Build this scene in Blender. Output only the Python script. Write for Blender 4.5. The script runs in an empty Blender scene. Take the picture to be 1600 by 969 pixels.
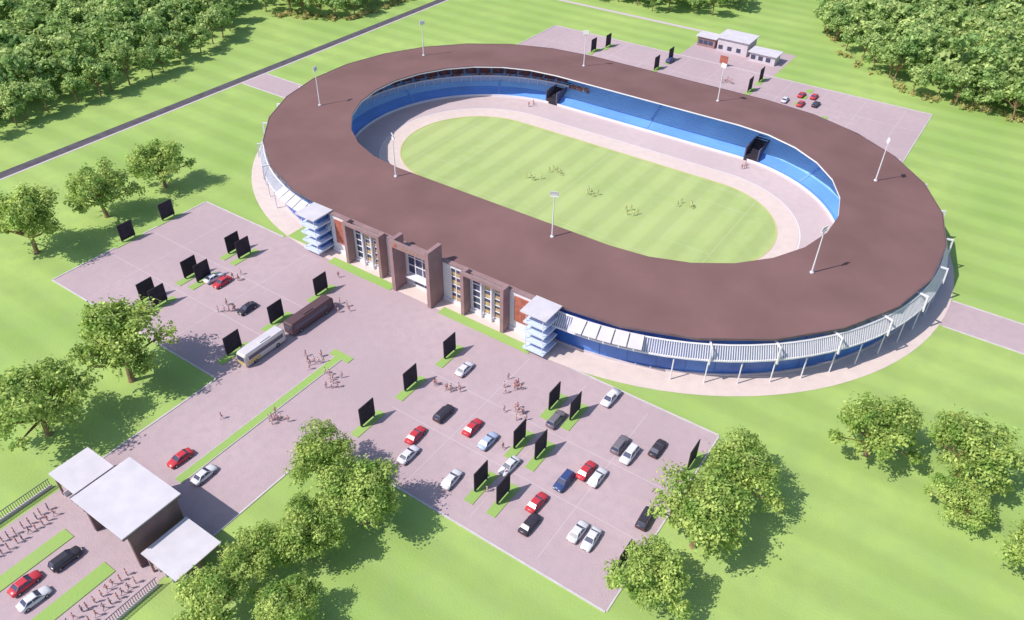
import bpy, math, random
import numpy as np
from mathutils import Vector, Matrix
random.seed(7); rng=np.random.default_rng(11)
sc=bpy.context.scene; COL=sc.collection

# ------------------------------------------------------------ materials
def mat(name,col,rough=.7,noise=0,scale=1.0,metal=0,spec=.3,col2=None,detail=4,transl=0,island=0,trans_col=None):
    m=bpy.data.materials.new(name); m.use_nodes=True; nt=m.node_tree; N=nt.nodes; L=nt.links
    b=N['Principled BSDF']; b.inputs['Roughness'].default_value=rough; b.inputs['Metallic'].default_value=metal
    b.inputs['Specular IOR Level'].default_value=spec
    b.inputs['Base Color'].default_value=(*col,1)
    out=None
    if noise or col2:
        geo=N.new('ShaderNodeNewGeometry'); n=N.new('ShaderNodeTexNoise'); n.inputs['Scale'].default_value=scale; n.inputs['Detail'].default_value=detail
        L.new(geo.outputs['Position'],n.inputs['Vector'])
        r=N.new('ShaderNodeValToRGB'); r.color_ramp.elements[0].position=.33; r.color_ramp.elements[1].position=.67
        c2=col2 if col2 else tuple(min(1,c*(1+noise)) for c in col); c1=col if col2 else tuple(c*(1-noise) for c in col)
        r.color_ramp.elements[0].color=(*c1,1); r.color_ramp.elements[1].color=(*c2,1)
        L.new(n.outputs['Fac'],r.inputs['Fac']); out=r.outputs['Color']
    if island:
        geo2=N.new('ShaderNodeNewGeometry'); hsv=N.new('ShaderNodeHueSaturation'); mr=N.new('ShaderNodeMapRange')
        mr.inputs['To Min'].default_value=1-island; mr.inputs['To Max'].default_value=1+island
        L.new(geo2.outputs['Random Per Island'],mr.inputs['Value']); L.new(mr.outputs['Result'],hsv.inputs['Value'])
        if out: L.new(out,hsv.inputs['Color'])
        else: hsv.inputs['Color'].default_value=(*col,1)
        out=hsv.outputs['Color']
    if out: L.new(out,b.inputs['Base Color'])
    if transl:
        t=N.new('ShaderNodeBsdfTranslucent'); t.inputs['Color'].default_value=(*(trans_col or col),1)
        mx=N.new('ShaderNodeMixShader'); mx.inputs[0].default_value=transl
        L.new(b.outputs[0],mx.inputs[1]); L.new(t.outputs[0],mx.inputs[2]); L.new(mx.outputs[0],N['Material Output'].inputs[0])
    return m

def ground_mat(name,c1,c2,c3,stripe=0,axis='X',width=8,s1=.02,s2=.25):
    m=bpy.data.materials.new(name); m.use_nodes=True; nt=m.node_tree; N=nt.nodes; L=nt.links
    b=N['Principled BSDF']; b.inputs['Roughness'].default_value=.9; b.inputs['Specular IOR Level'].default_value=.1
    geo=N.new('ShaderNodeNewGeometry')
    def noise(s,d):
        n=N.new('ShaderNodeTexNoise'); n.inputs['Scale'].default_value=s; n.inputs['Detail'].default_value=d; L.new(geo.outputs['Position'],n.inputs['Vector']); return n
    n1=noise(s1,5); n2=noise(s2,8)
    r=N.new('ShaderNodeValToRGB'); r.color_ramp.elements[0].position=.35; r.color_ramp.elements[1].position=.65
    r.color_ramp.elements[0].color=(*c1,1); r.color_ramp.elements[1].color=(*c2,1); L.new(n1.outputs['Fac'],r.inputs['Fac'])
    mx=N.new('ShaderNodeMix'); mx.data_type='RGBA'; mx.inputs[7].default_value=(*c3,1); L.new(r.outputs['Color'],mx.inputs[6])
    mr=N.new('ShaderNodeMapRange'); mr.inputs['From Min'].default_value=.4; mr.inputs['From Max'].default_value=.7; mr.inputs['To Max'].default_value=.6
    L.new(n2.outputs['Fac'],mr.inputs['Value']); L.new(mr.outputs['Result'],mx.inputs[0])
    o=mx.outputs[2]
    if stripe:
        w=N.new('ShaderNodeTexWave'); w.bands_direction=axis; w.inputs['Scale'].default_value=.314/width; w.inputs['Distortion'].default_value=.8; w.inputs['Detail Scale'].default_value=.3
        L.new(geo.outputs['Position'],w.inputs['Vector'])
        m2=N.new('ShaderNodeMapRange'); m2.inputs['From Min'].default_value=.2; m2.inputs['From Max'].default_value=.8; m2.inputs['To Min'].default_value=1-stripe; m2.inputs['To Max'].default_value=1+stripe
        L.new(w.outputs['Fac'],m2.inputs['Value'])
        h=N.new('ShaderNodeHueSaturation'); L.new(o,h.inputs['Color']); L.new(m2.outputs['Result'],h.inputs['Value']); o=h.outputs['Color']
    L.new(o,b.inputs['Base Color'])
    n3=noise(3,4); bp=N.new('ShaderNodeBump'); bp.inputs['Strength'].default_value=.5; bp.inputs['Distance'].default_value=.1
    L.new(n3.outputs['Fac'],bp.inputs['Height']); L.new(bp.outputs['Normal'],b.inputs['Normal'])
    return m

GRASS=ground_mat('lawn',(.285,.43,.115),(.385,.52,.155),(.31,.43,.15),stripe=.05,axis='Y',width=9,s1=.03)
PITCH=ground_mat('pitch_turf',(.37,.48,.18),(.44,.53,.21),(.43,.52,.24),stripe=.055,axis='X',width=7,s1=.05,s2=.4)
ISL=ground_mat('island_turf',(.29,.46,.12),(.35,.50,.15),(.32,.45,.16))
PAVE=ground_mat('paving',(.45,.345,.375),(.53,.415,.44),(.43,.34,.38),s1=.03,s2=.6)
APRON=ground_mat('apron_paving',(.68,.56,.53),(.73,.62,.57),(.62,.52,.50),s1=.05,s2=.5)
TRACK=ground_mat('track_surface',(.55,.45,.47),(.61,.50,.51),(.52,.43,.45),s1=.05,s2=.5)
ASPH=mat('asphalt',(.10,.09,.11),.9,noise=.2,scale=.5)
ROOF=mat('roof_membrane',(.205,.118,.115),.85,noise=.10,scale=.08,spec=.08)
WHITE=mat('white_render',(.78,.76,.81),.6,noise=.04,scale=.5)
PALEROOF=mat('pale_roof',(.62,.59,.64),.7,noise=.06,scale=.4)
SLAB=mat('bluish_slab',(.60,.68,.84),.6)
LINE=mat('line_paint',(.58,.49,.53),.7)
BROWN=mat('brown_cladding',(.32,.205,.21),.6,noise=.1,scale=.4)
DKBROWN=mat('dark_cladding',(.17,.11,.12),.6,noise=.15,scale=.4)
ORANGE=mat('orange_panel',(.42,.14,.10),.55,noise=.2,scale=1.5)
GOLD=mat('dull_gold_letter',(.42,.28,.18),.5)
BLUE=mat('blue_cladding',(.03,.10,.42),.22,col2=(.09,.24,.66),scale=.10,spec=.6)
SEAT=mat('blue_seat',(.14,.34,.84),.32,noise=.10,scale=.12,spec=.6)
SEAT_LIFT=mat('blue_seat_shade_lift',(.28,.56,.98),.4,noise=.08,scale=.12,spec=.5)  # seat blue lightened to make up for the roof's shade
BOUNCE=mat('white_bounce_soffit',(.85,.85,.87),.8)
DKBLUE=mat('deep_blue_panel',(.10,.20,.46),.4)
GLASS=mat('dark_glass',(.06,.07,.13),.12,spec=.6)
LGLASS=mat('pale_glass',(.30,.42,.66),.2,spec=.6)
YEL=mat('warm_interior',(.50,.35,.18),.7,noise=.3,scale=.8)
BLACK=mat('black_board',(.035,.030,.044),.85,noise=.2,scale=1)
GREY=mat('grey_metal',(.62,.62,.66),.5)
DARK=mat('dark_concrete',(.11,.11,.17),.8,noise=.2,scale=.6)
MAROON=mat('maroon_opening',(.20,.08,.09),.8,noise=.3,scale=.8)
CONC=mat('pale_concrete',(.60,.54,.58),.8,noise=.08,scale=.5)
TYRE=mat('tyre_rubber',(.02,.02,.022),.9)
CHROME=mat('wheel_rim',(.5,.5,.52),.35,metal=.8)
LAMP=mat('lamp_glass',(.8,.8,.78),.2)
TAIL=mat('tail_lamp',(.4,.02,.02),.3)
BARK=mat('bark',(.28,.19,.11),.9,noise=.3,scale=2)
SKIN=mat('skin',(.36,.22,.18),.6); HAIR=mat('dark_hair',(.08,.05,.045),.8); TROU=mat('dark_trousers',(.16,.11,.13),.8)
LEAF=mat('leaf_green',(.17,.31,.06),.6,col2=(.56,.66,.19),scale=.33,detail=4,transl=.32,trans_col=(.44,.60,.13),island=.45)
LEAFB=mat('leaf_forest',(.20,.36,.11),.6,col2=(.56,.66,.25),scale=.14,detail=4,transl=.34,trans_col=(.44,.62,.18),island=.45)
SCRUB=mat('scrub_leaf',(.36,.38,.12),.7,col2=(.56,.46,.18),scale=.2,transl=.2,island=.3)

# ------------------------------------------------------------ helpers
def link(o): COL.objects.link(o); return o
def tag(o,label=None,cat=None,kind=None,group=None):
    if label:o['label']=label
    if cat:o['category']=cat
    if kind:o['kind']=kind
    if group:o['group']=group
    return o
def mesh(name,v,f,mats,mi=None,smooth=False):
    me=bpy.data.meshes.new(name); me.from_pydata([tuple(map(float,p)) for p in v],[],f)
    for m in (mats if isinstance(mats,(list,tuple)) else [mats]): me.materials.append(m)
    if mi is not None: me.polygons.foreach_set('material_index',mi)
    if smooth: me.polygons.foreach_set('use_smooth',[True]*len(f))
    me.update(); return me
def obj(name,me,parent=None,loc=(0,0,0),rot=(0,0,0)):
    o=bpy.data.objects.new(name,me); o.location=loc; o.rotation_euler=rot; o.parent=parent; return link(o)
class B:
    def __init__(s): s.v=[]; s.f=[]; s.m=[]
    def box(s,x0,x1,y0,y1,z0,z1,m=0):
        n=len(s.v); s.v+=[(x0,y0,z0),(x1,y0,z0),(x1,y1,z0),(x0,y1,z0),(x0,y0,z1),(x1,y0,z1),(x1,y1,z1),(x0,y1,z1)]
        s.f+=[tuple(n+i for i in q) for q in ((0,3,2,1),(4,5,6,7),(0,1,5,4),(1,2,6,5),(2,3,7,6),(3,0,4,7))]; s.m+=[m]*6; return s
    def hexa(s,lo,hi,m=0):
        n=len(s.v); s.v+=list(lo)+list(hi)
        s.f+=[tuple(n+i for i in q) for q in ((0,3,2,1),(4,5,6,7),(0,1,5,4),(1,2,6,5),(2,3,7,6),(3,0,4,7))]; s.m+=[m]*6; return s
    def cyl(s,p0,p1,r0,r1,n=8,m=0):
        p0=Vector(p0);p1=Vector(p1);d=(p1-p0).normalized(); a=d.orthogonal().normalized(); b=d.cross(a); k=len(s.v)
        for p,r in((p0,r0),(p1,r1)):
            for i in range(n):
                t=2*math.pi*i/n; s.v.append(tuple(p+a*math.cos(t)*r+b*math.sin(t)*r))
        for i in range(n):
            j=(i+1)%n; s.f.append((k+i,k+j,k+n+j,k+n+i)); s.m.append(m)
        s.f.append(tuple(k+i for i in reversed(range(n)))); s.f.append(tuple(k+n+i for i in range(n))); s.m+=[m,m]; return s
    def loft(s,secs,m=0):
        k=len(s.v); n=len(secs[0])
        for c in secs: s.v+=list(c)
        for a in range(len(secs)-1):
            for i in range(n):
                j=(i+1)%n; s.f.append((k+a*n+i,k+a*n+j,k+(a+1)*n+j,k+(a+1)*n+i)); s.m.append(m)
        s.f.append(tuple(k+i for i in reversed(range(n)))); s.f.append(tuple(k+(len(secs)-1)*n+i for i in range(n))); s.m+=[m,m]; return s
    def me(s,name,mats,smooth=False): return mesh(name,s.v,s.f,mats,s.m,smooth)
def empty(name,loc=(0,0,0),rot=(0,0,0)):
    o=bpy.data.objects.new(name,None); o.location=loc; o.rotation_euler=rot; o.empty_display_size=.5; return link(o)
def sheet(name,x0,x1,y0,y1,z,m,label=None):
    o=obj(name,mesh(name,[(x0,y0,z),(x1,y0,z),(x1,y1,z),(x0,y1,z)],[(0,1,2,3)],m)); tag(o,label,'ground',kind='structure'); return o
S=28.5
def path(n=48):
    P=[]
    for i in range(n+1):
        a=-math.pi/2+math.pi*i/n; P.append((S,math.cos(a),math.sin(a)))
    for i in range(n+1):
        a=math.pi/2+math.pi*i/n; P.append((-S,math.cos(a),math.sin(a)))
    return P
def ring(name,prof,mats,n=48,closed_prof=False,mi=None,sel=None,s=None):
    P=path(n); v=[];f=[];m=[]; k=len(prof)
    for cx,ux,uy in P:
        c=cx if s is None else math.copysign(s,cx)
        for r,z in prof: v.append((c+r*ux,r*uy,z))
    T=len(P); kk=k if closed_prof else k-1
    for a in range(T):
        b=(a+1)%T
        if sel and not sel(a,P[a],P[b]): continue
        for i in range(kk):
            j=(i+1)%k; f.append((a*k+i,b*k+i,b*k+j,a*k+j)); m.append(mi[i] if mi else 0)
    used=sorted({q for t in f for q in t}); rm={q:i for i,q in enumerate(used)}
    return mesh(name,[v[q] for q in used],[tuple(rm[q] for q in t) for t in f],mats,m)
def disc(name,r,z,m,s=None,n=48):
    v=[((math.copysign(s if s is not None else S,cx))+r*ux,r*uy,z) for cx,ux,uy in path(n)]
    return mesh(name,v,[tuple(range(len(v)))],m)

# ------------------------------------------------------------ ground
g=sheet('ground',-3000,3000,-3000,3000,0,GRASS,'wide mown green lawn around the stadium')
sheet('paved_lot',-68.5,65.3,-101.8,-62,.03,PAVE,'pinkish grey paved parking plaza')
sheet('paved_plaza',-41.2,35.4,-62,-50,.03,PAVE,'pinkish paving before the entrance')
sheet('entrance_road',-15.6,11,-190,-101.8,.03,PAVE,'paved entrance drive')
sheet('far_paved_lot',-68,67,50,100,.03,PAVE,'pinkish paved rear parking lot')
sheet('asphalt_road',-123.6,-120.2,-600,600,.03,ASPH,'narrow dark asphalt road')
sheet('road_verge',-120.2,-119.5,-600,600,.03,LINE,'pale kerb strip along the road')
sheet('side_path',-119.5,-80,-7,2.6,.02,PAVE,'paved path to the stadium')
sheet('side_path',80,400,-7.2,2.6,.02,PAVE,'paved path leaving the stadium')
sheet('rear_path',-90,-16,127,129,.02,LINE,'pale path to rear pavilion')
sheet('rear_path',-17,17,100,124,.02,PAVE,'paved yard of rear pavilion')
k=B()
def kerb(x0,x1,y0,y1,w=.3,h=.13):
    if abs(x1-x0)>abs(y1-y0): k.box(x0,x1,y0-w/2,y0+w/2,0,h)
    else: k.box(x0-w/2,x0+w/2,y0,y1,0,h)
kerb(-68.6,-15.9,-101.9,-101.9); kerb(11.3,65.4,-101.9,-101.9); kerb(-68.7,-68.7,-101.7,-62.1); kerb(65.5,65.5,-101.7,-62.1)
kerb(-68.6,-41.5,-61.8,-61.8); kerb(35.7,65.4,-61.8,-61.8); kerb(-15.8,-15.8,-132,-102.1); kerb(11.2,11.2,-132,-102.1)
kerb(-68,67,100.2,100.2); kerb(67.2,67.2,55,100); kerb(-68.2,-68.2,60,100)
kerb(-119,-87,-7.2,-7.2); kerb(-119,-87,2.8,2.8); kerb(91,300,-7.4,-7.4); kerb(91,300,2.8,2.8)
tag(obj('kerb',k.me('kerb',[CONC])),'pale concrete kerb edging','kerb',kind='structure')
k=B()
for x0,x1 in((-67,-17),(15,64)):
    for y in(-77.8,-88.8): k.box(x0,x1,y-.06,y+.06,.03,.036)
for x in(-57,-45,-32,28,40.5,53): k.box(x-.05,x+.05,-100,-64,.03,.037)
for x in range(-60,64,12): k.box(x-.06,x+.06,72,99,.03,.036)
k.box(-66,65,84.9,85.05,.03,.038)
tag(obj('painted_marking',k.me('painted_marking',[LINE])),'faint pale painted bay lines','marking',kind='structure')
k=B(); 
boards=[(-46,-72.2),(-42.6,-72.2),(-46,-83.8),(-42.6,-83.2),(-46.6,-94),(-42.8,-94),(-69.2,-83),(-69.6,-72),(-19,-72),(-19.5,-83.8),(-19,-95),(15,-72),(14.6,-83),(14.2,-94),(38.4,-72),(42.7,-72),(38.4,-83),(42.6,-83),(38.4,-94),(42.7,-94),(64,-94),(64.2,-70.5),(-43,85),(-41,92),(-17.5,83),(-17,93),(15,84),(15,94)]
for x,y in boards: k.box(x-.6,x+1.1,y-3.8,y+3.2,0,.14)
k.box(-2.5,-.9,-121,-85,0,.15); k.box(-4,.8,-85,-83.4,0,.15)
k.box(-26,-8,-63.2,-61.0,0,.13); k.box(5,27,-63.2,-61.0,0,.13); k.box(-41,-33,-61,-56,0,.13)
for y in range(70,97,6): k.box(30 if y>80 else 40,31.8 if y>80 else 41.8,y,y+3,0,.12)
k.box(-8,-5.6,-152,-136.5,0,.15); k.box(2,4.6,-152,-136.5,0,.15)
tag(obj('grass_island',k.me('grass_island',[ISL])),'raised grass strips between parking bays','grass',kind='structure')
k=B(); k.box(-2.62,-2.5,-121,-85,0,.17); k.box(-.9,-.78,-121,-85,0,.17)
tag(obj('median_kerb',k.me('median_kerb',[CONC])),'pale kerb along grass median','kerb',kind='structure')

# ------------------------------------------------------------ stadium floor
tag(obj('apron',disc('apron',62.3,.045,APRON)),'pale paved apron around stadium','paving',kind='structure')
tag(obj('running_track',disc('running_track',38.5,.055,TRACK)),'pinkish outer running track','track',kind='structure')
tag(obj('inner_track',disc('inner_track',27.5,.065,APRON,s=30)),'pale inner running track','track',kind='structure')
tag(obj('pitch',disc('pitch',21.3,.075,PITCH,s=31)),'striped green playing pitch','pitch',kind='structure')
k=B()
def ln(x0,x1,y0,y1): k.box(x0,x1,y0,y1,.075,.082)
for y in(-19,19): ln(-42,42,y-.05,y+.05)
for x in(-42,0,42): ln(x-.05,x+.05,-19,19)
for sgn in(-1,1):
    xa,xb=sorted((sgn*42,sgn*30)); ln(xa,xb,-11,-10.9); ln(xa,xb,10.9,11); ln(sgn*30-.05,sgn*30+.05,-11,11)
PL=mat('pitch_line',(.50,.58,.33),.8)
tag(obj('pitch_marking',k.me('pitch_marking',[PL])),'faint pale pitch markings','marking',kind='structure')
tag(obj('pitch_edging',ring('pitch_edging',[(21.3,.078),(21.3,.13),(21.6,.13),(21.6,.07)],[mat('edging_yellow',(.55,.53,.22))],s=31)),'thin yellowish edging around the pitch','marking',kind='structure')
tag(obj('lane_line',ring('lane_line',[(27.6,.07),(27.85,.07)],[WHITE],s=30)),'white line around the track','marking',kind='structure')

# ------------------------------------------------------------ stadium
st=empty('stadium'); tag(st,'oval stadium with brown ring roof and blue seats','stadium')
RO=[(57.6,9.2),(57.6,9.55),(35.6,10.7),(35.6,10.5)]
obj('roof',ring('roof',RO,[ROOF],n=13,closed_prof=True),st)
obj('bounce_soffit',ring('bounce_soffit',[(57.4,9.17),(35.9,10.44)],[BOUNCE],n=13),st)  # white ring added under the roof to bounce light onto shaded seats
obj('roof_edge_trim',ring('roof_edge_trim',[(35.55,10.15),(35.55,10.48),(35.8,10.43),(35.8,10.15)],[WHITE],n=13,closed_prof=True),st)
obj('roof_gutter',ring('roof_gutter',[(57.65,9.15),(57.85,9.15),(57.85,9.62),(57.65,9.62)],[DKBROWN],n=13,closed_prof=True),st)
prof=[(38.0,0),(38.0,.55),(38.9,.55)]; r,z=38.9,.55
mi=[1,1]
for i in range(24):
    z+=.08; prof.append((r,z)); r+=.70; z+=.25; prof.append((r,z)); mi+=[0 if i<4 else 2]*2  # upper rows take the lightened blue, offsetting shade under the roof
obj('seating_stand',ring('seating_stand',prof,[SEAT,SEAT,SEAT_LIFT],mi=mi),st)
SZ=lambda r:.55+.33/.70*(r-38.9)
obj('front_barrier',ring('front_barrier',[(37.8,.05),(37.8,.7),(37.95,.7),(37.95,.05)],[WHITE],closed_prof=True),st)
lefts=lambda a,p,q:p[0]<0 and q[0]<0 and p[2]>-.3
obj('glass_screen',ring('glass_screen',[(43.6,SZ(43.6)),(43.6,SZ(43.6)+1.5),(43.68,SZ(43.6)+1.5),(43.68,SZ(43.6))],[LGLASS],sel=lefts),st)
for rr_ in(43.5,48.2):
    obj('walkway_rail',ring('walkway_rail',[(rr_,SZ(rr_)+1.5),(rr_,SZ(rr_)+1.75),(rr_+.5,SZ(rr_)+1.75),(rr_+.5,SZ(rr_)+1.5)],[WHITE],closed_prof=True,sel=lefts),st)
for i in range(26):
    a=math.radians(92+i*4); x,y=-S+43.45*math.cos(a),43.45*math.sin(a); k=B(); k.cyl((x,y,SZ(43.5)),(x,y,SZ(43.5)+1.75),.1,.1,5); obj('screen_mullion',k.me('screen_mullion',[WHITE]),st)
for i in range(17):
    a0=math.radians(93+i*5.2); a1=math.radians(93+i*5.2+4.2); k=B(); lo=[];hi=[]
    for a,r in((a0,46.4),(a1,46.4),(a1,47.6),(a0,47.6)):
        x,y=-S+r*math.cos(a),r*math.sin(a); lo.append((x,y,SZ(46.4)-.2)); hi.append((x,y,SZ(46.4)+1.3))
    k.hexa(lo,hi); obj('box_seat_opening',k.me('box_seat_opening',[MAROON]),st)
AIS=mat('aisle_concrete',(.24,.44,.84),.5)
def aisle(cx,ux,uy):
    k=B(); px,py=-uy,ux
    for i in range(24):
        r0=38.9+.70*i; z1=.55+.33*(i+1)+.03
        lo=[(cx+r0*ux-.35*px,r0*uy-.35*py,z1-.4),(cx+(r0+.69)*ux-.35*px,(r0+.69)*uy-.35*py,z1-.4),(cx+(r0+.69)*ux+.35*px,(r0+.69)*uy+.35*py,z1-.4),(cx+r0*ux+.35*px,r0*uy+.35*py,z1-.4)]
        k.hexa(lo,[(p[0],p[1],z1) for p in lo])
    obj('stand_aisle',k.me('stand_aisle',[AIS]),st)
for t in(-60,-20,20,60):
    a=math.radians(t); aisle(S,math.cos(a),math.sin(a)); aisle(-S,-math.cos(a),math.sin(a))
aisle(1,0,1); aisle(1,0,-1)
for x in(-31,33):
  for sg in(1,-1):
    k=B(); y0,y1=sorted((37.6*sg,47*sg))
    k.box(x-2.0,x-1.7,y0,y1,0,4.0); k.box(x+1.7,x+2.0,y0,y1,0,4.0); k.box(x-1.69,x+1.69,y0+.02,y1-.02,0.1,1.6,1)
    for i in range(9):
        a,b=sorted(((38.2+i)*sg,(39.1+i)*sg)); k.box(x-1.68,x+1.68,a,b,1.6,1.8+i*.3,1)
    obj('tunnel_stair',k.me('tunnel_stair',[DARK,BLACK]),st)
obj('outer_wall',ring('outer_wall',[(56.5,0),(56.5,9.1)],[BLUE],n=48),st)
for i in range(60):
    a=math.radians(-80+160*(i%30)/29); sx=1 if i<30 else -1
    x,y=sx*(S+56.58*math.cos(a)),56.58*math.sin(a); k=B(); k.cyl((x,y,.4),(x,y,8.2),.05,.05,4); obj('wall_mullion',k.me('wall_mullion',[DKBLUE]),st)
obj('wall_plinth',ring('wall_plinth',[(56.55,0),(56.9,0),(56.9,.4),(56.55,.4)],[CONC],closed_prof=True),st)
obj('rear_wall',ring('rear_wall',[(56.2,0),(56.2,9.15)],[SEAT_LIFT]),st)
curve=lambda a,p,q:(p[0]==q[0])or p[2]>.9
obj('louvre_rail',ring('louvre_rail',[(57.5,8.35),(57.75,8.5),(57.9,8.3),(57.6,8.2)],[WHITE],closed_prof=True,sel=curve),st)
obj('louvre_rail',ring('louvre_rail',[(58.9,5.5),(59.2,5.5),(59.2,5.8),(58.9,5.8)],[WHITE],closed_prof=True,sel=curve),st)
k=B(); 
def louv(cx,ux,uy,w=.065):
    px,py=-uy,ux
    def P(r,z,o): return (cx+r*ux+o*px,r*uy+o*py,z)
    k.hexa([P(58.95,5.75,-w),P(59.2,5.75,-w),P(59.2,5.75,w),P(58.95,5.75,w)],[P(57.6,8.25,-w),P(57.8,8.32,-w),P(57.8,8.32,w),P(57.6,8.25,w)])
N=420
for i in range(N):
    a=-math.pi/2+math.pi*i/(N-1)
    louv(S,math.cos(a),math.sin(a)); louv(-S,-math.cos(a),math.sin(a))
for i in range(90): louv(-S+57*i/89,0,1)
obj('louvre_band',k.me('louvre_band',[WHITE]),st)
obj('band_backing',ring('band_backing',[(58.75,5.6),(57.4,8.25)],[mat('backing_panel',(.46,.52,.72),.6)],sel=curve),st)
def bracket():
    b=B(); w=.14
    for poly in ([(57.0,8.35),(59.4,8.4),(59.4,8.7),(57.0,8.7)],[(59.25,5.0),(59.6,5.0),(59.4,8.4),(59.1,8.35)],[(57.0,5.0),(59.25,5.0),(59.25,5.35),(57.0,5.35)]):
        n=len(b.v); b.v+=[(r-57,-w,z) for r,z in poly]+[(r-57,w,z) for r,z in poly]
        b.f+=[(n,n+1,n+2,n+3),(n+7,n+6,n+5,n+4)]+[(n+i,n+4+i,n+4+(i+1)%4,n+(i+1)%4) for i in range(4)]; b.m+=[0]*6
    return b.me('support_bracket',[WHITE])
BR=bracket()
b=B(); b.cyl((1.9,0,0),(1.9,0,5.0),.13,.13,8); SC=b.me('outer_column',[WHITE])
for sx in(1,-1):
    for t in range(-60,90,12):
        a=math.radians(t) if sx>0 else math.pi-math.radians(t)
        obj('support_bracket',BR,st,(sx*S+57*math.cos(a),57*math.sin(a),0),(0,0,a))
    for t in range(-66,90,6):
        a=math.radians(t) if sx>0 else math.pi-math.radians(t)
        obj('outer_column',SC,st,(sx*S+57*math.cos(a),57*math.sin(a),0),(0,0,a))
for x in range(-24,30,12): obj('support_bracket',BR,st,(x,57,0),(0,0,math.pi/2))
for sx in(1,-1):
    for i in range(5):
        k=B(); a0=math.radians(-85+i*2.7); a1=math.radians(-85+(i+1)*2.7-.25)
        q=[]
        for a,r,z in((a0,57.9,8.7),(a0,60.6,7.4),(a1,60.6,7.4),(a1,57.9,8.7)):
            q.append((sx*(S+r*math.cos(a)),r*math.sin(a),z))
        k.hexa([(p[0],p[1],p[2]-.12) for p in q],q)
        obj('side_canopy',k.me('side_canopy',[PALEROOF]),st)

# facade
CX=-1.4
k=B(); k.box(CX-27,CX+27,-58.6,-57.3,0,9.5); k.box(CX-27,CX+27,-58.9,-58.62,0,.7)
obj('front_wall',k.me('front_wall',[WHITE]),st)
k=B(); k.box(CX-27.2,CX+27.2,-58.9,-57.8,9.52,9.8); obj('front_parapet',k.me('front_parapet',[BROWN]),st)
k=B(); k.box(CX-6.2,CX-5.3,-62.6,-59.0,0,12.6); k.box(CX+3.6,CX+4.5,-63.0,-58.7,0,13.6); k.box(CX-5.3,CX+3.6,-62.6,-61.9,11.2,12.6)
po=obj('entrance_portal',k.me('entrance_portal',[BROWN]),st)
k=B(); k.box(CX-4.9,CX-4.1,-62.68,-62.603,11.5,12.3); obj('emblem_panel',k.me('emblem_panel',[ORANGE]),po)
k=B(); xx=CX-2.8
for i in range(13):
    w=random.choice([.16,.22,.26]); 
    if i not in(5,10): k.box(xx,xx+w,-62.67,-62.603,11.75,12.05)
    xx+=w+.13
obj('gold_lettering',k.me('gold_lettering',[GOLD]),po)
def window(x0,x1,y,z0,z1,cols,rows,warm=True,parent=st,frame=WHITE):
    gl=B(); gl.box(x0,x1,y,y+.05,z0,z1); w=obj('window',gl.me('window',[GLASS]),parent)
    fr=B(); fw=.2
    for i in range(cols+1):
        x=x0+(x1-x0)*i/cols; fr.box(x-fw/2,x+fw/2,y-.15,y-.003,z0-.1,z1+.1)
    for j in range(rows+1):
        z=z0+(z1-z0)*j/rows; fr.box(x0,x1,y-.12,y-.006,z-fw/2,z+fw/2)
    obj('frame',fr.me('frame',[frame]),w)
    if warm:
        for j in range(rows):
            yb=B(); z=z0+(z1-z0)*(j+.12)/rows; yb.box(x0+.1,x1-.1,y-.03,y-.004,z,z+(z1-z0)/rows*.38)
            obj('balustrade',yb.me('balustrade',[YEL]),w)
window(CX-4.7,CX+3.1,-58.72,3.2,9.3,4,3,False)
for xa,xb in((CX-3.2,CX-1),(CX-.6,CX+1.6)):
    k=B(); k.box(xa,xb,-58.75,-58.62,.75,2.9); obj('entrance_door',k.me('entrance_door',[GLASS]),st)
k=B(); k.box(CX-4.2,CX+2.6,-60.5,-58.9,2.95,3.2); obj('door_canopy',k.me('door_canopy',[WHITE]),st)
for sg in(-1,1):
    xa,xb=sorted((CX+sg*10.6,CX+sg*21)); 
    k=B(); k.box(xa,xa+.8,-60.9,-58.7,0,10.6); k.box(xb-.8,xb,-60.9,-58.7,0,10.6); k.box(xa+.8,xb-.8,-60.9,-60.3,10.0,10.6)
    obj('gate_frame',k.me('gate_frame',[BROWN]),st)
    xm=(xa+xb)/2
    window(xa+1.5,xm-1.5,-58.72,1.2,9,1,5,False); window(xm-.9,xm+1.0,-58.72,1.2,9,1,4); window(xm+1.6,xb-1.5,-58.72,1.2,9,1,5)
    for x in(xm-1.2,xm+1.3):
        k=B(); k.cyl((x,-59.3,0),(x,-59.3,9.5),.25,.25,10); obj('slender_column',k.me('slender_column',[WHITE]),st)
    xa2,xb2=sorted((CX+sg*6.2,CX+sg*9.8)); window(xa2+.5,xb2-.5,-58.72,1.0,9,2,4)
    xa3,xb3=sorted((CX+sg*22.2,CX+sg*25.6))
    k=B(); 
    for i in range(2):
        for j in range(3):
            w=(xb3-xa3)/2; k.box(xa3+i*w+.02,xa3+(i+1)*w-.02,-58.85,-58.61,2.6+j*2,4.56+j*2)
    obj('orange_panel',k.me('orange_panel',[ORANGE]),st)
    x0,x1=sorted((CX+sg*27.3,CX+sg*31.6))
    t=B(); t.box(x0+1.0,x1-1.0,-61.2,-57.8,0,9.8); tw=obj('stair_tower',t.me('stair_tower',[BLUE]),st)
    for z in(1.0,3.1,5.2,7.3):
        t=B(); t.box(x0-.2,x1+.2,-63.2,-58.3,z,z+.32); obj('landing',t.me('landing',[SLAB]),tw)
        for x in(x0+.3,x1-.3):
            t=B(); t.cyl((x,-62.9,z+.32),(x,-62.9,z+2.1 if z<7 else 9.85),.07,.07,6); obj('slab_post',t.me('slab_post',[WHITE]),tw)
    t=B(); t.box(x0-.7,x1+.7,-63.6,-57.9,9.85,10.15); obj('tower_roof',t.me('tower_roof',[PALEROOF]),tw)

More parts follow.
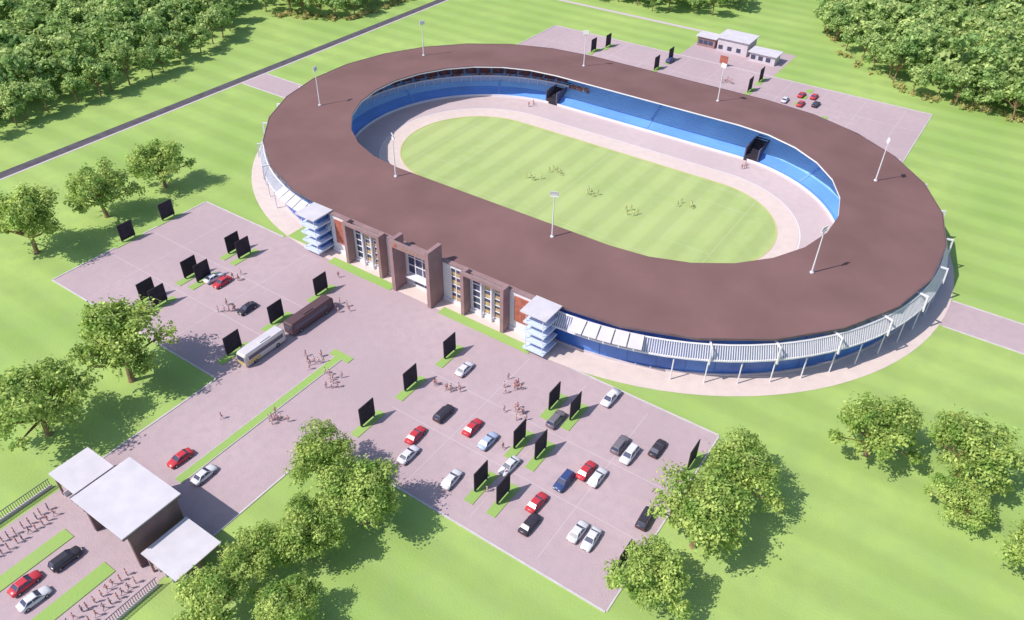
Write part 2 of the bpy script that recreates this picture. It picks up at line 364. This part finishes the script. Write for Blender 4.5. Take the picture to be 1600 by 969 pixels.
def crowd():
    v=[];f=[];m=[]
    for i in range(480):
        row=random.choice([8,9,13,14,15,16]); t=random.uniform(96,178) if random.random()<.8 else None
        r=38.9+.70*row+.3; z=SZ(r)+.05
        if t is None: x,y=random.uniform(-S,-22),r
        else: a=math.radians(t); x,y=-S+r*math.cos(a),r*math.sin(a)
        c=random.choice([0,0,0,1,2]); n=len(v)
        for (w,zz) in((.24,0),(.28,.45),(.16,.62),(.10,.66),(.12,.78),(.06,.9)):
            v+=[(x-w,y-w*.7,z+zz),(x+w,y-w*.7,z+zz),(x+w,y+w*.7,z+zz),(x-w,y+w*.7,z+zz)]
        for q in range(5):
            for j in range(4): f.append((n+q*4+j,n+q*4+(j+1)%4,n+q*4+4+(j+1)%4,n+q*4+4+j)); m.append(c if q<2 else 3)
    return mesh('spectator_crowd',v,f,[mat('shirt_red',(.52,.20,.16)),mat('shirt_dark',(.24,.12,.15)),mat('shirt_pale',(.6,.5,.45)),SKIN],m)
tag(obj('spectator_crowd',crowd()),'seated spectators in red filling upper rows','crowd',kind='stuff')

# ------------------------------------------------------------ floodlights
k=B(); k.cyl((0,0,0),(0,0,.25),.4,.4,10); k.cyl((0,0,.25),(0,0,9.6),.17,.09,10); POLE=k.me('pole',[WHITE])
k=B(); k.box(-.9,.9,-.08,.08,9.6,9.7); k.hexa([(-.85,-.3,9.7),(.85,-.3,9.7),(.85,-.18,9.7),(-.85,-.18,9.7)],[(-.85,-.03,10.8),(.85,-.03,10.8),(.85,.09,10.8),(-.85,.09,10.8)]); HEAD=k.me('lamp_head',[WHITE])
k=B()
for i in range(4):
    for j in range(3):
        x=-.63+i*.42; z=9.88+j*.35; y=-.3+(z-9.7)*.245
        k.box(x-.15,x+.15,y-.05,y-.01,z-.12,z+.12)
LENS=k.me('lamp_lens',[LAMP])
for x,y in[(-69.7,-20.3),(-71,25.7),(-26.2,-39),(-26.1,47.8),(17.6,47.5),(17.1,-39.5),(66.2,26.2),(65.7,-20.3)]:
    cx=max(-S,min(S,x)); rr=math.hypot(x-cx,y); z=10.7-(rr-35.6)*(1.15/22)-.03
    e=empty('floodlight_mast',(x,y,z),(0,0,math.atan2(-y*.6,-x*.6)+math.pi/2)); tag(e,'slender white floodlight mast on the brown roof','floodlight',group='floodlight masts on the stadium roof')
    obj('pole',POLE,e); obj('lamp_head',HEAD,e); obj('lamp_lens',LENS,e)

# ------------------------------------------------------------ black boards
k=B(); k.box(-.08,.08,-1.8,1.8,.4,4.4); PAN=k.me('panel',[BLACK])
k=B(); k.box(-.12,.12,-.1,.1,0,.4); PST=k.me('post',[DARK])
for x,y in boards:
    e=empty('display_board',(x,y,.13)); tag(e,'upright plain black display board on grass strip','display board',group='black boards standing on parking islands')
    obj('panel',PAN,e); obj('post',PST,e,(0,-1.5,0)); obj('post',PST,e,(0,1.5,0))

# ------------------------------------------------------------ cars
def sec(y,w,zb,zt): return [(-w*.9,y,zb),(-w,y,zb+.2),(-w*.98,y,zt-.14),(-w*.82,y,zt),(w*.82,y,zt),(w*.98,y,zt-.14),(w,y,zb+.2),(w*.9,y,zb)]
def carparts(kind):
    b=B()
    if kind=='sedan': ST=[(-2.32,.74,.42,.80),(-2.2,.84,.28,.92),(-1.6,.90,.26,.98),(0,.91,.24,.96),(1.1,.91,.26,.94),(1.9,.87,.28,.82),(2.25,.78,.30,.70),(2.36,.66,.42,.6)]; cab=(-1.75,1.15,-1.05,.35,.9,1.42)
    elif kind=='suv': ST=[(-2.35,.82,.42,1.0),(-2.25,.90,.32,1.1),(0,.94,.3,1.08),(1.2,.94,.3,1.05),(2.1,.90,.32,.98),(2.38,.76,.45,.85)]; cab=(-2.2,1.25,-1.9,.55,1.03,1.72)
    else: ST=[(-2.6,.86,.5,1.0),(-2.5,.92,.4,1.06),(-.6,.94,.38,1.06),(1.4,.94,.38,1.06),(2.4,.90,.4,.98),(2.65,.78,.5,.85)]; cab=(-.7,1.5,-.4,.85,1.04,1.75)
    b.loft([sec(*s) for s in ST]); 
    y0,y1,t0,t1,zb,zt=cab
    g=B(); g.hexa([(-.80,y0,zb-.04),(.80,y0,zb-.04),(.80,y1,zb-.04),(-.80,y1,zb-.04)],[(-.62,t0,zt-.06),(.62,t0,zt-.06),(.62,t1,zt-.06),(-.62,t1,zt-.06)])
    r=B(); r.hexa([(-.64,t0-.03,zt-.06),(.64,t0-.03,zt-.06),(.64,t1+.03,zt-.06),(-.64,t1+.03,zt-.06)],[(-.56,t0+.08,zt),(.56,t0+.08,zt),(.56,t1-.08,zt),(-.56,t1-.08,zt)])
    ym=(y0+y1)/2; tm=(t0+t1)/2
    for sx in(-1,1):
        for (ya,yt) in((y0,t0),(ym-.1,tm-.05),(y1,t1)):
            r.cyl((sx*.80,ya,zb),(sx*.63,yt,zt-.04),.055,.045,5)
    if kind=='pickup': b.box(-.78,.78,-2.45,-.8,1.0,1.065)
    return dict(b=b,g=g,r=r,y=(-1.42,1.42) if kind!='pickup' else (-1.6,1.65),fy=ST[-1][0],ry=ST[0][0],hz=ST[-1][3]-.08 if kind=='sedan' else .8)
wb=B(); wb.cyl((-.11,0,0),(.11,0,0),.33,.33,14,0); wb.cyl((-.125,0,0),(.125,0,0),.19,.19,10,1); WHEEL=wb.me('wheel',[TYRE,CHROME])
hb=B(); hb.box(-.17,.17,-.05,.05,-.07,.07); HL=hb.me('headlight',[LAMP]); TL=hb.me('tail_light',[TAIL])
COLS={'red':(.58,.05,.07),'white':(.70,.70,.75),'black':(.05,.045,.06),'grey':(.20,.18,.21),'navy':(.05,.08,.22),'pale blue':(.42,.52,.70)}
PAINT={c:mat('paint_'+c.replace(' ','_'),v,.3,spec=.5) for c,v in COLS.items()}
KP={k_:carparts(k_) for k_ in('sedan','suv','pickup')}; CM={}
def car(x,y,col,kind='sedan',rz=0,where='parked on pink paving',grp='cars parked in the lots'):
    p=KP[kind]; key=(kind,col)
    if key not in CM: CM[key]=(p['b'].me('body',[PAINT[col]],True),p['g'].me('windows',[GLASS]),p['r'].me('roof_panel',[PAINT[col]]))
    e=empty('pickup_truck' if kind=='pickup' else 'parked_car',(x,y,.033),(0,0,rz)); e.scale=(.94,.94,.94)
    tag(e,f"{col} {'pickup truck' if kind=='pickup' else ('tall estate car' if kind=='suv' else 'saloon car')} {where}",'pickup truck' if kind=='pickup' else 'car',group=grp)
    a,b,c=CM[key]; obj('body',a,e); obj('windows',b,e); obj('roof_panel',c,e)
    for sx in(-1,1):
        for yy in p['y']: obj('wheel',WHEEL,e,(sx*.82,yy,.33))
        obj('headlight',HL,e,(sx*.52,p['fy']-.03,p['hz'])); obj('tail_light',TL,e,(sx*.58,p['ry']+.02,p['hz']+.05))
r_=lambda:random.uniform(-.06,.06)
cars=[(-5,-118,'red','sedan'),(1,-118,'white','sedan'),(-27,-85,'black','sedan'),(-41,-82,'white','sedan'),(-38.3,-82,'red','sedan'),(23.2,-92,'red','sedan'),(25,-96,'white','sedan'),(24,-85.3,'black','suv'),(30,-85,'red','sedan'),(34,-86,'pale blue','sedan'),(20,-74,'white','sedan'),(46,-65,'white','pickup'),(40.8,-75.2,'grey','suv'),(34,-96,'white','sedan'),(40,-88.4,'white','sedan'),(52.7,-74,'grey','suv'),(55,-75,'white','suv'),(58.2,-71,'black','sedan'),(50.8,-82,'red','sedan'),(53,-82.2,'white','sedan'),(49,-86,'navy','suv'),(47.7,-92,'red','sedan'),(49,-96,'black','sedan'),(55.7,-93,'white','sedan'),(58,-93,'white','sedan'),(63,-85,'black','suv')]
for c in cars: car(*c,rz=r_()+(math.pi if random.random()<.4 else 0))
for c in[(27,83,'white'),(32,83,'red'),(33.7,91,'red'),(36,85.4,'black'),(30,90,'red'),(-16.5,92,'navy','suv')]: car(*c,rz=r_(),where='parked on the rear lot',grp='cars on the rear lot')
for c in[(-2.6,-139.5,'black','suv'),(-3.6,-145,'red','sedan'),(-.3,-145.6,'white','sedan')]: car(*c,rz=r_(),where='queueing inside the gate',grp='cars queueing at the gate')
def bus(x,y,L,bodym,roofm,label,rz=0,skirt=None):
    e=empty('bus',(x,y,.035),(0,0,rz)); tag(e,label,'bus')
    w=1.25;h=2.95
    def s(y,w,zb,zt): return [(-w*.97,y,zb),(-w,y,zb+.3),(-w,y,zt-.25),(-w*.86,y,zt),(w*.86,y,zt),(w,y,zt-.25),(w,y,zb+.3),(w*.97,y,zb)]
    b=B(); b.loft([s(-L/2,w*.93,.45,h-.15),s(-L/2+.25,w,.35,h),s(L/2-.4,w,.35,h),s(L/2,w*.92,.45,h-.3)]); obj('body',b.me('body',[bodym]),e)
    b=B(); b.box(-w*.84,w*.84,-L/2+.3,L/2-.5,h+.003,h+.08); obj('roof_panel',b.me('roof_panel',[roofm]),e)
    b=B(); b.box(-.7,.7,-1.8,.6,h+.083,h+.25); obj('roof_vent',b.me('roof_vent',[roofm]),e)
    for sx in(-1,1):
        b=B(); xa,xb=sorted((sx*(w-.01),sx*(w+.012))); b.box(xa,xb,-L/2+.6,L/2-.9,1.5,2.35)
        obj('side_windows',b.me('side_windows',[GLASS]),e)
        if skirt:
            b=B(); xa,xb=sorted((sx*(w-.01),sx*(w+.014))); b.box(xa,xb,L/2-3.5,L/2-.5,.7,1.3); obj('yellow_stripe',b.me('yellow_stripe',[skirt]),e)
    if skirt:
        b=B(); b.box(-w*.9,w*.9,L/2-.1,L/2+.035,.6,1.25); obj('yellow_front',b.me('yellow_front',[skirt]),e)
    b=B(); b.box(-w*.8,w*.8,L/2-.16,L/2+.03,1.3,2.5); obj('windscreen',b.me('windscreen',[GLASS]),e)
    b=B(); b.box(-w*.75,w*.75,-L/2-.03,-L/2+.1,1.5,2.4); obj('rear_window',b.me('rear_window',[GLASS]),e)
    for sx in(-1,1):
        for yy in(-L/2+2.1,L/2-2.2):
            o=obj('wheel',WHEEL,e,(sx*1.12,yy,.45)); o.scale=(1.3,1.38,1.38)
        obj('headlight',HL,e,(sx*.9,L/2,.85))
BUSD=mat('bus_maroon',(.12,.07,.08),.5); BUSY=mat('bus_yellow',(.62,.46,.14),.4); CREAM=mat('bus_cream',(.60,.56,.54),.45)
bus(-14.2,-80,11.2,BUSD,BUSD,'long dark maroon coach parked on the plaza')
bus(-14.6,-92,9.8,CREAM,PALEROOF,'pale bus with a yellow front on the plaza',math.pi,skirt=BUSY)

# ------------------------------------------------------------ people
def person_mesh(pose):
    J={'pel':(0,0,.95),'ch':(0,.02,1.25),'nk':(0,.02,1.48),'hd':(0,.05,1.64),'ht':(0,.04,1.76)}
    if pose=='stand':
        J.update(lh=(-.1,0,.9),lk=(-.11,.03,.5),la=(-.12,0,.09),lt=(-.13,.16,.04),rh=(.1,0,.9),rk=(.12,.02,.5),ra=(.14,-.02,.09),rt=(.16,.13,.04),ls=(-.19,.02,1.42),le=(-.26,.0,1.14),lw=(-.27,.08,.9),lf=(-.26,.12,.76),rs=(.19,.02,1.42),re=(.27,0,1.14),rw=(.26,.14,.93),rf=(.24,.2,.8))
    elif pose=='walk':
        J.update(lh=(-.1,0,.9),lk=(-.1,.2,.52),la=(-.1,.28,.12),lt=(-.1,.44,.08),rh=(.1,0,.9),rk=(.1,-.05,.5),ra=(.1,-.34,.15),rt=(.1,-.24,.04),ls=(-.19,.02,1.42),le=(-.24,-.14,1.18),lw=(-.24,-.12,.94),lf=(-.24,-.06,.82),rs=(.19,.02,1.42),re=(.24,.12,1.16),rw=(.22,.3,1.0),rf=(.21,.38,.92))
    else:
        J.update(ch=(0,.1,1.22),nk=(0,.16,1.44),hd=(0,.22,1.6),ht=(0,.22,1.72),lh=(-.1,0,.9),lk=(-.1,.30,.58),la=(-.1,.22,.12),lt=(-.1,.38,.05),rh=(.1,0,.9),rk=(.1,-.1,.48),ra=(.1,-.5,.25),rt=(.1,-.5,.1),ls=(-.2,.14,1.38),le=(-.3,-.1,1.22),lw=(-.26,.08,1.05),lf=(-.24,.16,1.02),rs=(.2,.14,1.38),re=(.3,.2,1.12),rw=(.18,.42,1.22),rf=(.14,.48,1.28))
    R=dict(pel=.15,ch=.16,nk=.06,hd=.10,ht=.08,lh=.1,lk=.065,la=.045,lt=.045,rh=.1,rk=.065,ra=.045,rt=.045,ls=.075,le=.05,lw=.035,lf=.04,rs=.075,re=.05,rw=.035,rf=.04)
    E=[('pel','ch'),('ch','nk'),('nk','hd'),('hd','ht'),('pel','lh'),('lh','lk'),('lk','la'),('la','lt'),('pel','rh'),('rh','rk'),('rk','ra'),('ra','rt'),('ch','ls'),('ls','le'),('le','lw'),('lw','lf'),('ch','rs'),('rs','re'),('re','rw'),('rw','rf')]
    ks=list(J); me=bpy.data.meshes.new('p'); me.from_pydata([J[q] for q in ks],[(ks.index(a),ks.index(b)) for a,b in E],[])
    o=link(bpy.data.objects.new('tmp',me)); md=o.modifiers.new('s','SKIN'); 
    for i,q in enumerate(ks): me.skin_vertices[0].data[i].radius=(R[q],R[q]*(.75 if q in('pel','ch') else 1)); 
    me.skin_vertices[0].data[0].use_root=True
    sb=o.modifiers.new('b','SUBSURF'); sb.levels=1
    dg=bpy.context.evaluated_depsgraph_get(); ev=o.evaluated_get(dg); m2=bpy.data.meshes.new_from_object(ev); bpy.data.objects.remove(o)
    idx=[]; nkz=J['nk'][2]
    for p in m2.polygons:
        c=p.center
        if c.z>nkz+.17 or (c.z>nkz+.06 and c.y<J['hd'][1]-.04): idx.append(3)
        elif c.z>nkz+.01: idx.append(0)
        elif abs(c.x)>.215 and c.z<1.2: idx.append(0)
        elif c.z>.92: idx.append(1)
        elif c.z>.1: idx.append(2)
        else: idx.append(3)
    return m2,idx
SH=[mat('shirt_salmon',(.66,.36,.34)),mat('shirt_pink',(.68,.50,.52)),mat('shirt_maroon',(.46,.20,.20)),mat('shirt_slate',(.30,.24,.28)),mat('shirt_gold',(.60,.60,.24))]
TR2=mat('pale_trousers',(.48,.32,.32),.8); KIT=mat('pale_kit',(.48,.52,.24),.8)
PM={}
for ps in('stand','walk','run'):
    m2,idx=person_mesh(ps)
    for ci,s_ in enumerate(SH):
        c=m2.copy(); c.materials.clear()
        for q in(SKIN,s_,KIT if ci==4 else (TROU if ci==3 else TR2),HAIR): c.materials.append(q)
        c.polygons.foreach_set('material_index',idx); c.polygons.foreach_set('use_smooth',[True]*len(idx)); PM[ps,ci]=c
cn=['salmon','pale pink','maroon','slate','yellow']
def person(x,y,ps,ci,grp,where,rz=None,z=.033,sc_=.93):
    o=obj('person',PM[ps,ci],None,(x,y,z),(0,0,random.uniform(0,6.28) if rz is None else rz)); o.scale=(sc_,)*3
    verb={'stand':'standing','walk':'walking','run':'running'}[ps]
    tag(o,f"{verb} person in {cn[ci]} top {where}",'person',group=grp)
for cx,cy,n in[(-5.3,-88.6,9),(1.3,-90,9),(.8,-103.4,9),(-29.5,-87,9),(20.4,-79.2,10),(30.1,-72.5,9),(34,-76.9,9),(-38,-78.5,4),(6.5,85.9,10),(-11,-74,5),(40,-92,3)]:
    for i in range(n):
        a=random.uniform(0,6.28); r=random.uniform(.3,2.4); person(cx+r*1.2*math.cos(a),cy+r*math.sin(a),random.choice(['stand','walk','walk']),random.choice([0,0,1,1,2]),'people walking across the plaza','on the paved plaza')
for cx,cy in[(-9.7,-5.1),(-6.3,1.7),(6.6,-2.7),(18.9,-5.3),(28.8,5.6)]:
    for i in range(5): person(cx+random.uniform(-1.8,1.8),cy+random.uniform(-1.5,1.5),'run',4,'players on the pitch','on the green pitch',z=.08)
for cx,cy in[(-35.4,33.3),(33.6,33.7)]:
    for i in range(4): person(cx+random.uniform(-1,1),cy+random.uniform(-1.5,1.5),'stand',random.choice([0,2]),'people beside the track','beside the running track',z=.06)
for xr in(-13.2,-11.4,6.6,8.8):
    for i in range(13):
        person(xr+random.uniform(-.2,.2),-136-i*1.0+random.uniform(-.2,.2),random.choice(['stand','stand','walk']),random.choice([0,2,2,3]),'people queueing at the gate','queueing beside the gate',rz=random.uniform(-.4,.4),sc_=.92)
for x,y in[(-7,-108),(36.8,-85.6),(-20,-66)]: person(x,y,'walk',2,'people walking across the plaza','on the paved plaza')

# ------------------------------------------------------------ gatehouse
gh=empty('gatehouse',(1,-130,0)); tag(gh,'brown gatehouse with flat pale roofs over the drive','gatehouse')
def gp(name,b,m,par=gh): 
    o=obj(name,b.me(name,m),par); 
    for v in o.data.vertices: v.co.x-=1; v.co.y+=130
    return o
b=B(); b.box(-4.5,7.6,-134.9,-125.3,7.9,8.1); gp('main_roof',b,[PALEROOF])
b=B(); b.box(-4.4,7.5,-134.8,-125.4,7.4,7.895); gp('roof_fascia',b,[DKBROWN])
for xa,xb in((-4.2,-3.6),(6.8,7.3)):
    b=B(); b.box(xa,xb,-134.0,-126.0,0,7.4); gp('side_wall',b,[DKBROWN])
for ya,yb in((-133.8,-133.4),(-126.4,-126.0)):
    b=B(); b.box(-3.6,6.8,ya,yb,6.2,7.4); gp('lintel',b,[DKBROWN])
b=B(); b.box(1.2,2.2,-131.5,-128.5,.15,2.8); b.box(.9,2.5,-131.9,-128.1,2.8,3.0,1); gp('ticket_booth',b,[LGLASS,WHITE])
for xa,xb,ya,yb,h in((-14.7,-7.9,-133.3,-126.7,5.0),(8.6,16.3,-133.8,-126.2,4.5)):
    b=B(); b.box(xa,xb,ya,yb,h-.2,h); gp('side_roof',b,[PALEROOF])
    b=B(); b.box(xa+.1,xb-.1,ya+.1,yb-.1,h-.45,h-.205); gp('side_fascia',b,[DKBROWN])
    b=B(); b.box(xa+.4,xb-.4,-129.9,-129.5,0,h-.46); gp('side_wing_wall',b,[DKBROWN])
    for x in(xa+.4,xb-.7):
        for y in(ya+.3,yb-.6): b=B(); b.box(x,x+.3,y,y+.3,0,h-.46); gp('roof_post',b,[BROWN])
    for i in range(4): b=B(); x=xa+1.2+i*1.5; b.box(x,x+.15,-133.0,-131.2,0,1.1); gp('turnstile',b,[GREY])
def fence(x,y0,y1,lab):
    e=empty('fence',(x,(y0+y1)/2,0)); tag(e,lab,'fence',group='fences flanking the gate'); L=y1-y0
    b=B(); b.box(-.12,.12,-L/2,L/2,0,.6); obj('plinth',b.me('plinth',[CONC]),e)
    b=B(); n=int(L/.35)
    for i in range(n): y=-L/2+i*.35+.1; b.box(-.03,.03,y,y+.08,.6,1.95)
    b.box(-.04,.04,-L/2,L/2,1.9,2.0); obj('railing',b.me('railing',[DARK]),e)
fence(-17,-175,-133,'dark railing fence on a pale plinth'); fence(11.6,-175,-134.3,'dark railing fence on a pale plinth')
pv=empty('rear_pavilion',(-1,116,0)); tag(pv,'low white pavilion with flat pale roofs','pavilion')
for nm,x0,x1,y0,y1,h,mm in(('main_block',-8,3,115,124,5.0,CONC),('wing_block',-16,-9.3,116,121,3.6,BROWN),('wing_block',5,14,112.5,118,3.4,CONC)):
    b=B(); b.box(x0+1,x1+1,y0-119,y1-119,0,h-.25); w=obj(nm,b.me(nm,[mm]),pv)
    b=B(); b.box(x0+.4,x1+1.6,y0-119.6,y1-118.4,h-.25,h); obj('flat_roof',b.me('flat_roof',[PALEROOF]),w)
    for i in range(3):
        b=B(); xa=x0+1.5+i*(x1-x0-1)/3; b.box(xa,xa+1.6,y0-119.06,y0-119.003,.9,2.3); obj('window',b.me('window',[GLASS]),w)
e=empty('advertising_sign',(-.3,99.3,.03)); tag(e,'small red brown sign on two pale posts','sign')
b=B(); b.box(-1.4,1.4,-.1,.1,.9,3.5); obj('panel',b.me('panel',[ORANGE]),e)
for x in(-.8,.8): b=B(); b.cyl((x,.2,0),(x,.2,2.5),.09,.09,8); obj('post',b.me('post',[GREY]),e)

# ------------------------------------------------------------ trees
def leafcloud(lobes,n,size,flat=.85,m=9,sp=.18):
    C=[];Nn=[]
    w=np.array([l[3]**2 for l in lobes]); w=w/w.sum()
    pick=rng.choice(len(lobes),n//m,p=w)
    for i in pick:
        cx,cy,cz,r=lobes[i]
        d=rng.normal(size=3); d/=np.linalg.norm(d)
        if d[2]<-.25 and rng.random()<.75: d[2]=abs(d[2])
        rr=r*(.55+.55*rng.random()+ (.45 if rng.random()<.18 else 0))
        c=np.array([cx,cy,cz])+d*rr*np.array([1,1,flat])
        off=rng.normal(size=(m,3))*r*sp
        C.append(c+off); Nn.append(d+np.array([-.15,-.25,.35])+rng.normal(size=(m,3))*.5)
    C=np.concatenate(C);Nn=np.concatenate(Nn); Nn/=np.linalg.norm(Nn,axis=1)[:,None]
    a=np.cross(Nn,rng.normal(size=Nn.shape)); a/=np.linalg.norm(a,axis=1)[:,None]; b=np.cross(Nn,a)
    s=(size*(.6+.8*rng.random(len(C))))[:,None]*.5
    return np.stack([C-a*s,C-b*s*.62,C+a*s,C+b*s*.62],1)
def quadmesh(name,Q,m):
    n=len(Q); me=bpy.data.meshes.new(name); me.vertices.add(n*4); me.vertices.foreach_set('co',Q.reshape(-1).astype(np.float32))
    me.loops.add(n*4); me.loops.foreach_set('vertex_index',np.arange(n*4,dtype=np.int32))
    me.polygons.add(n); me.polygons.foreach_set('loop_start',np.arange(0,n*4,4,dtype=np.int32)); me.polygons.foreach_set('loop_total',np.full(n,4,dtype=np.int32))
    me.materials.append(m); me.update(calc_edges=True); me.validate(); return me
def lobes_for(R,H,n,seed,lo=.12,hi=.31):
    r=random.Random(seed); L=[]; ex=r.uniform(.82,1.0); ph=r.uniform(0,3)
    for i in range(n):
        a=i*2.4+r.uniform(-.6,.6); u=math.sqrt((i+.3)/n)*r.uniform(.70,1.1); rad=R*u*.84*(1+.18*math.sin(3*a+ph)); 
        z=H*.52+ (1-u**2)*H*.26+r.uniform(-.22,.15)*H
        L.append((rad*math.cos(a),rad*math.sin(a)*ex,z,R*r.uniform(lo,hi)*(1.15-.3*u)))
    return L
def trunk(R,H,L,seed):
    r=random.Random(seed); b=B(); top=(r.uniform(-.3,.3),r.uniform(-.3,.3),H*.28)
    b.cyl((0,0,-.1),(0,0,.5),.62*R/8,.45*R/8,9); b.cyl((0,0,.45),top,.45*R/8,.34*R/8,9)
    for (x,y,z,q) in L:
        mid=(top[0]*.5+x*.45+r.uniform(-.4,.4),top[1]*.5+y*.45,top[2]+(z-top[2])*.5)
        b.cyl(top,mid,.26*R/8,.16*R/8,6); b.cyl(mid,(x,y,z+q*.3),.16*R/8,.05,6)
        for t in range(2):
            d=(x+r.uniform(-1,1)*q*.8,y+r.uniform(-1,1)*q*.8,z+r.uniform(-.2,.7)*q); b.cyl(((mid[0]+x)/2,(mid[1]+y)/2,(mid[2]+z)/2),d,.08,.03,5)
    return b.me('trunk',[BARK])
PRO=[]
for i in range(6):
    R,H=8.3,12.8; L=lobes_for(R,H,26,i*5+3); PRO.append((quadmesh('crown',leafcloud(L,10500,.52),LEAF),trunk(R,H,L,i)))
def tree(x,y,R,i,lab,grp='large trees around the lots',P=None,zs=1):
    P=P or PRO; e=empty('broadleaf_tree',(x,y,0),(0,0,random.uniform(0,6.28))); s=R/8.3; e.scale=(s,s,zs*s*random.uniform(.92,1.1)); tag(e,lab,'tree',group=grp)
    obj('crown',P[i%len(P)][0],e); obj('trunk',P[i%len(P)][1],e)
T=[(-81,-98,9.2),(-82,-80,8.8),(-83,-63,8.2),(-28,-111,10.2),(-28,-127,9.4),(17.6,-107.0,6.3),(28.2,-109.9,7.2),(25.8,-118.6,6.2),(21.6,-125.0,5.4),(23.2,-132.6,5.8),(31,-128,5.2),(72.5,-73,7.4),(71,-85,8.2),(69,-96.8,6.4),(87.5,-51.5,8.2),(101,-49,8.6),(102.5,-56.5,5.4),(114.5,-60.5,7.6)]
for i,(x,y,R) in enumerate(T): tree(x,y,R,i,'large spreading green broadleaf tree on the lawn',zs=.85 if x>85 else 1)
SM=[]; SQ=[]
for i in range(5):
    R,H=5.2,11.0; L=lobes_for(R,H,12,i+40,.2,.42); SQ.append(leafcloud(L,950,1.05)); SM.append((quadmesh('crown',leafcloud(L,2300,.75),LEAFB),trunk(R*.8,H,L,i+40)))
def inpoly(x,y,P):
    c=False
    for i in range(len(P)):
        x1,y1=P[i];x2,y2=P[i-1]
        if (y1>y)!=(y2>y) and x<(x2-x1)*(y-y1)/(y2-y1)+x1: c=not c
    return c
def wood(name,P,label,step=6.0):
    xs=[p[0] for p in P]; ys=[p[1] for p in P]; Q=[]; x=min(xs)
    while x<max(xs):
        y=min(ys)
        while y<max(ys):
            px,py=x+random.uniform(-2.5,2.5),y+random.uniform(-2.5,2.5)
            if inpoly(px,py,P):
                q=SQ[random.randrange(5)]; a=random.uniform(0,6.28); s=random.uniform(.75,1.4); c_,s_=math.cos(a)*s,math.sin(a)*s
                r=np.empty_like(q); r[...,0]=q[...,0]*c_-q[...,1]*s_+px; r[...,1]=q[...,0]*s_+q[...,1]*c_+py; r[...,2]=q[...,2]*s*random.uniform(.8,1.15); Q.append(r)
            y+=step
        x+=step
    o=obj(name,quadmesh(name,np.concatenate(Q),LEAFB)); tag(o,label,'woodland',kind='stuff')
wood('woodland',[(-152,-120),(-152,-60),(-152,-15),(-162,8),(-168,30),(-190,60),(-250,110),(-300,-60),(-300,-120)],'dense green broadleaf wood beyond the road',6.2)
wood('woodland',[(-170,48),(-143,60),(-141,110),(-200,110),(-190,66)],'lighter open wood beyond the road',7.3)
wood('woodland',[(24,152),(46,130),(62,118),(100,114),(150,111),(190,300),(0,300),(10,200)],'dense green broadleaf wood behind the rear lot',6.2)
wood('woodland',[(-100,144),(-48,144),(-18,160),(-22,190),(-100,190)],'distant green wood behind the stadium',6.7)
edge=[]
def line(pts,st_):
    for (x0,y0),(x1,y1) in zip(pts,pts[1:]):
        n=max(1,int(math.hypot(x1-x0,y1-y0)/st_))
        for i in range(n): edge.append((x0+(x1-x0)*i/n+random.uniform(-2,2),y0+(y1-y0)*i/n+random.uniform(-2,2)))
line([(-147,-110),(-147,-60),(-147,-14),(-156,9),(-162,30)],6.5)
line([(-165,46),(-139,58),(-137,100)],7)
line([(11,190),(20,150),(41,127),(59,114.5),(100,110),(140,107)],6.5)
line([(-95,140),(-47,139),(-16,153)],8)
for i,(x,y) in enumerate(edge): tree(x,y,random.uniform(6.4,9.4),i,'green broadleaf tree at the edge of the wood','trees at the woodland edge',SM)
L=[]
def scr(pts,p=.6):
    for (x0,y0),(x1,y1) in zip(pts,pts[1:]):
        n=int(math.hypot(x1-x0,y1-y0)/1.4)
        for i in range(n): 
            if random.random()<p: L.append((x0+(x1-x0)*i/n+random.uniform(-1.5,1.5),y0+(y1-y0)*i/n+random.uniform(1,6),random.uniform(.1,.6),random.uniform(.7,1.8)))
scr([(16,160),(21,146),(39,122.5),(57,110),(100,106),(140,103)],.4); scr([(-160,42),(-152,46),(-134,56),(-133,90)],.8)
tag(obj('scrub',quadmesh('scrub',leafcloud(L,11000,.55,flat=.6),SCRUB)),'yellowish scrub along the wood edge','scrub',kind='stuff')

# ------------------------------------------------------------ light, camera
w=bpy.data.worlds.new('World'); sc.world=w; w.use_nodes=True; nt=w.node_tree
sky=nt.nodes.new('ShaderNodeTexSky'); sky.sky_type='NISHITA'; sky.sun_disc=False
EL=50; D=Vector((.55,.835,0)).normalized()
sky.sun_elevation=math.radians(EL); sky.sun_rotation=math.atan2(-D.x,-D.y)
bg=nt.nodes['Background']; bg.inputs['Strength'].default_value=.15; nt.links.new(sky.outputs[0],bg.inputs[0])
sl=bpy.data.lights.new('sun','SUN'); sl.energy=4.4; sl.angle=math.radians(.5); sl.color=(1,.93,.86)
so=link(bpy.data.objects.new('sun',sl)); ray=Vector((D.x*math.cos(math.radians(EL)),D.y*math.cos(math.radians(EL)),-math.sin(math.radians(EL))))
so.rotation_euler=ray.to_track_quat('-Z','Y').to_euler(); so.location=(0,0,200)
cam=bpy.data.cameras.new('camera'); cam.sensor_width=36; cam.lens=27.6; cam.clip_end=8000; cam.clip_start=1
co=link(bpy.data.objects.new('camera',cam))
rt=Vector((.8257,.5641,.0148)).normalized(); fw=Vector((-.4350,.6530,-.6199)).normalized(); up=rt.cross(fw).normalized(); rt=fw.cross(up).normalized()
M=Matrix(((rt.x,up.x,-fw.x,87),(rt.y,up.y,-fw.y,-159),(rt.z,up.z,-fw.z,100),(0,0,0,1))); co.matrix_world=M
sc.camera=co
sc.view_settings.view_transform='Standard'; sc.view_settings.look='None'; sc.view_settings.exposure=0
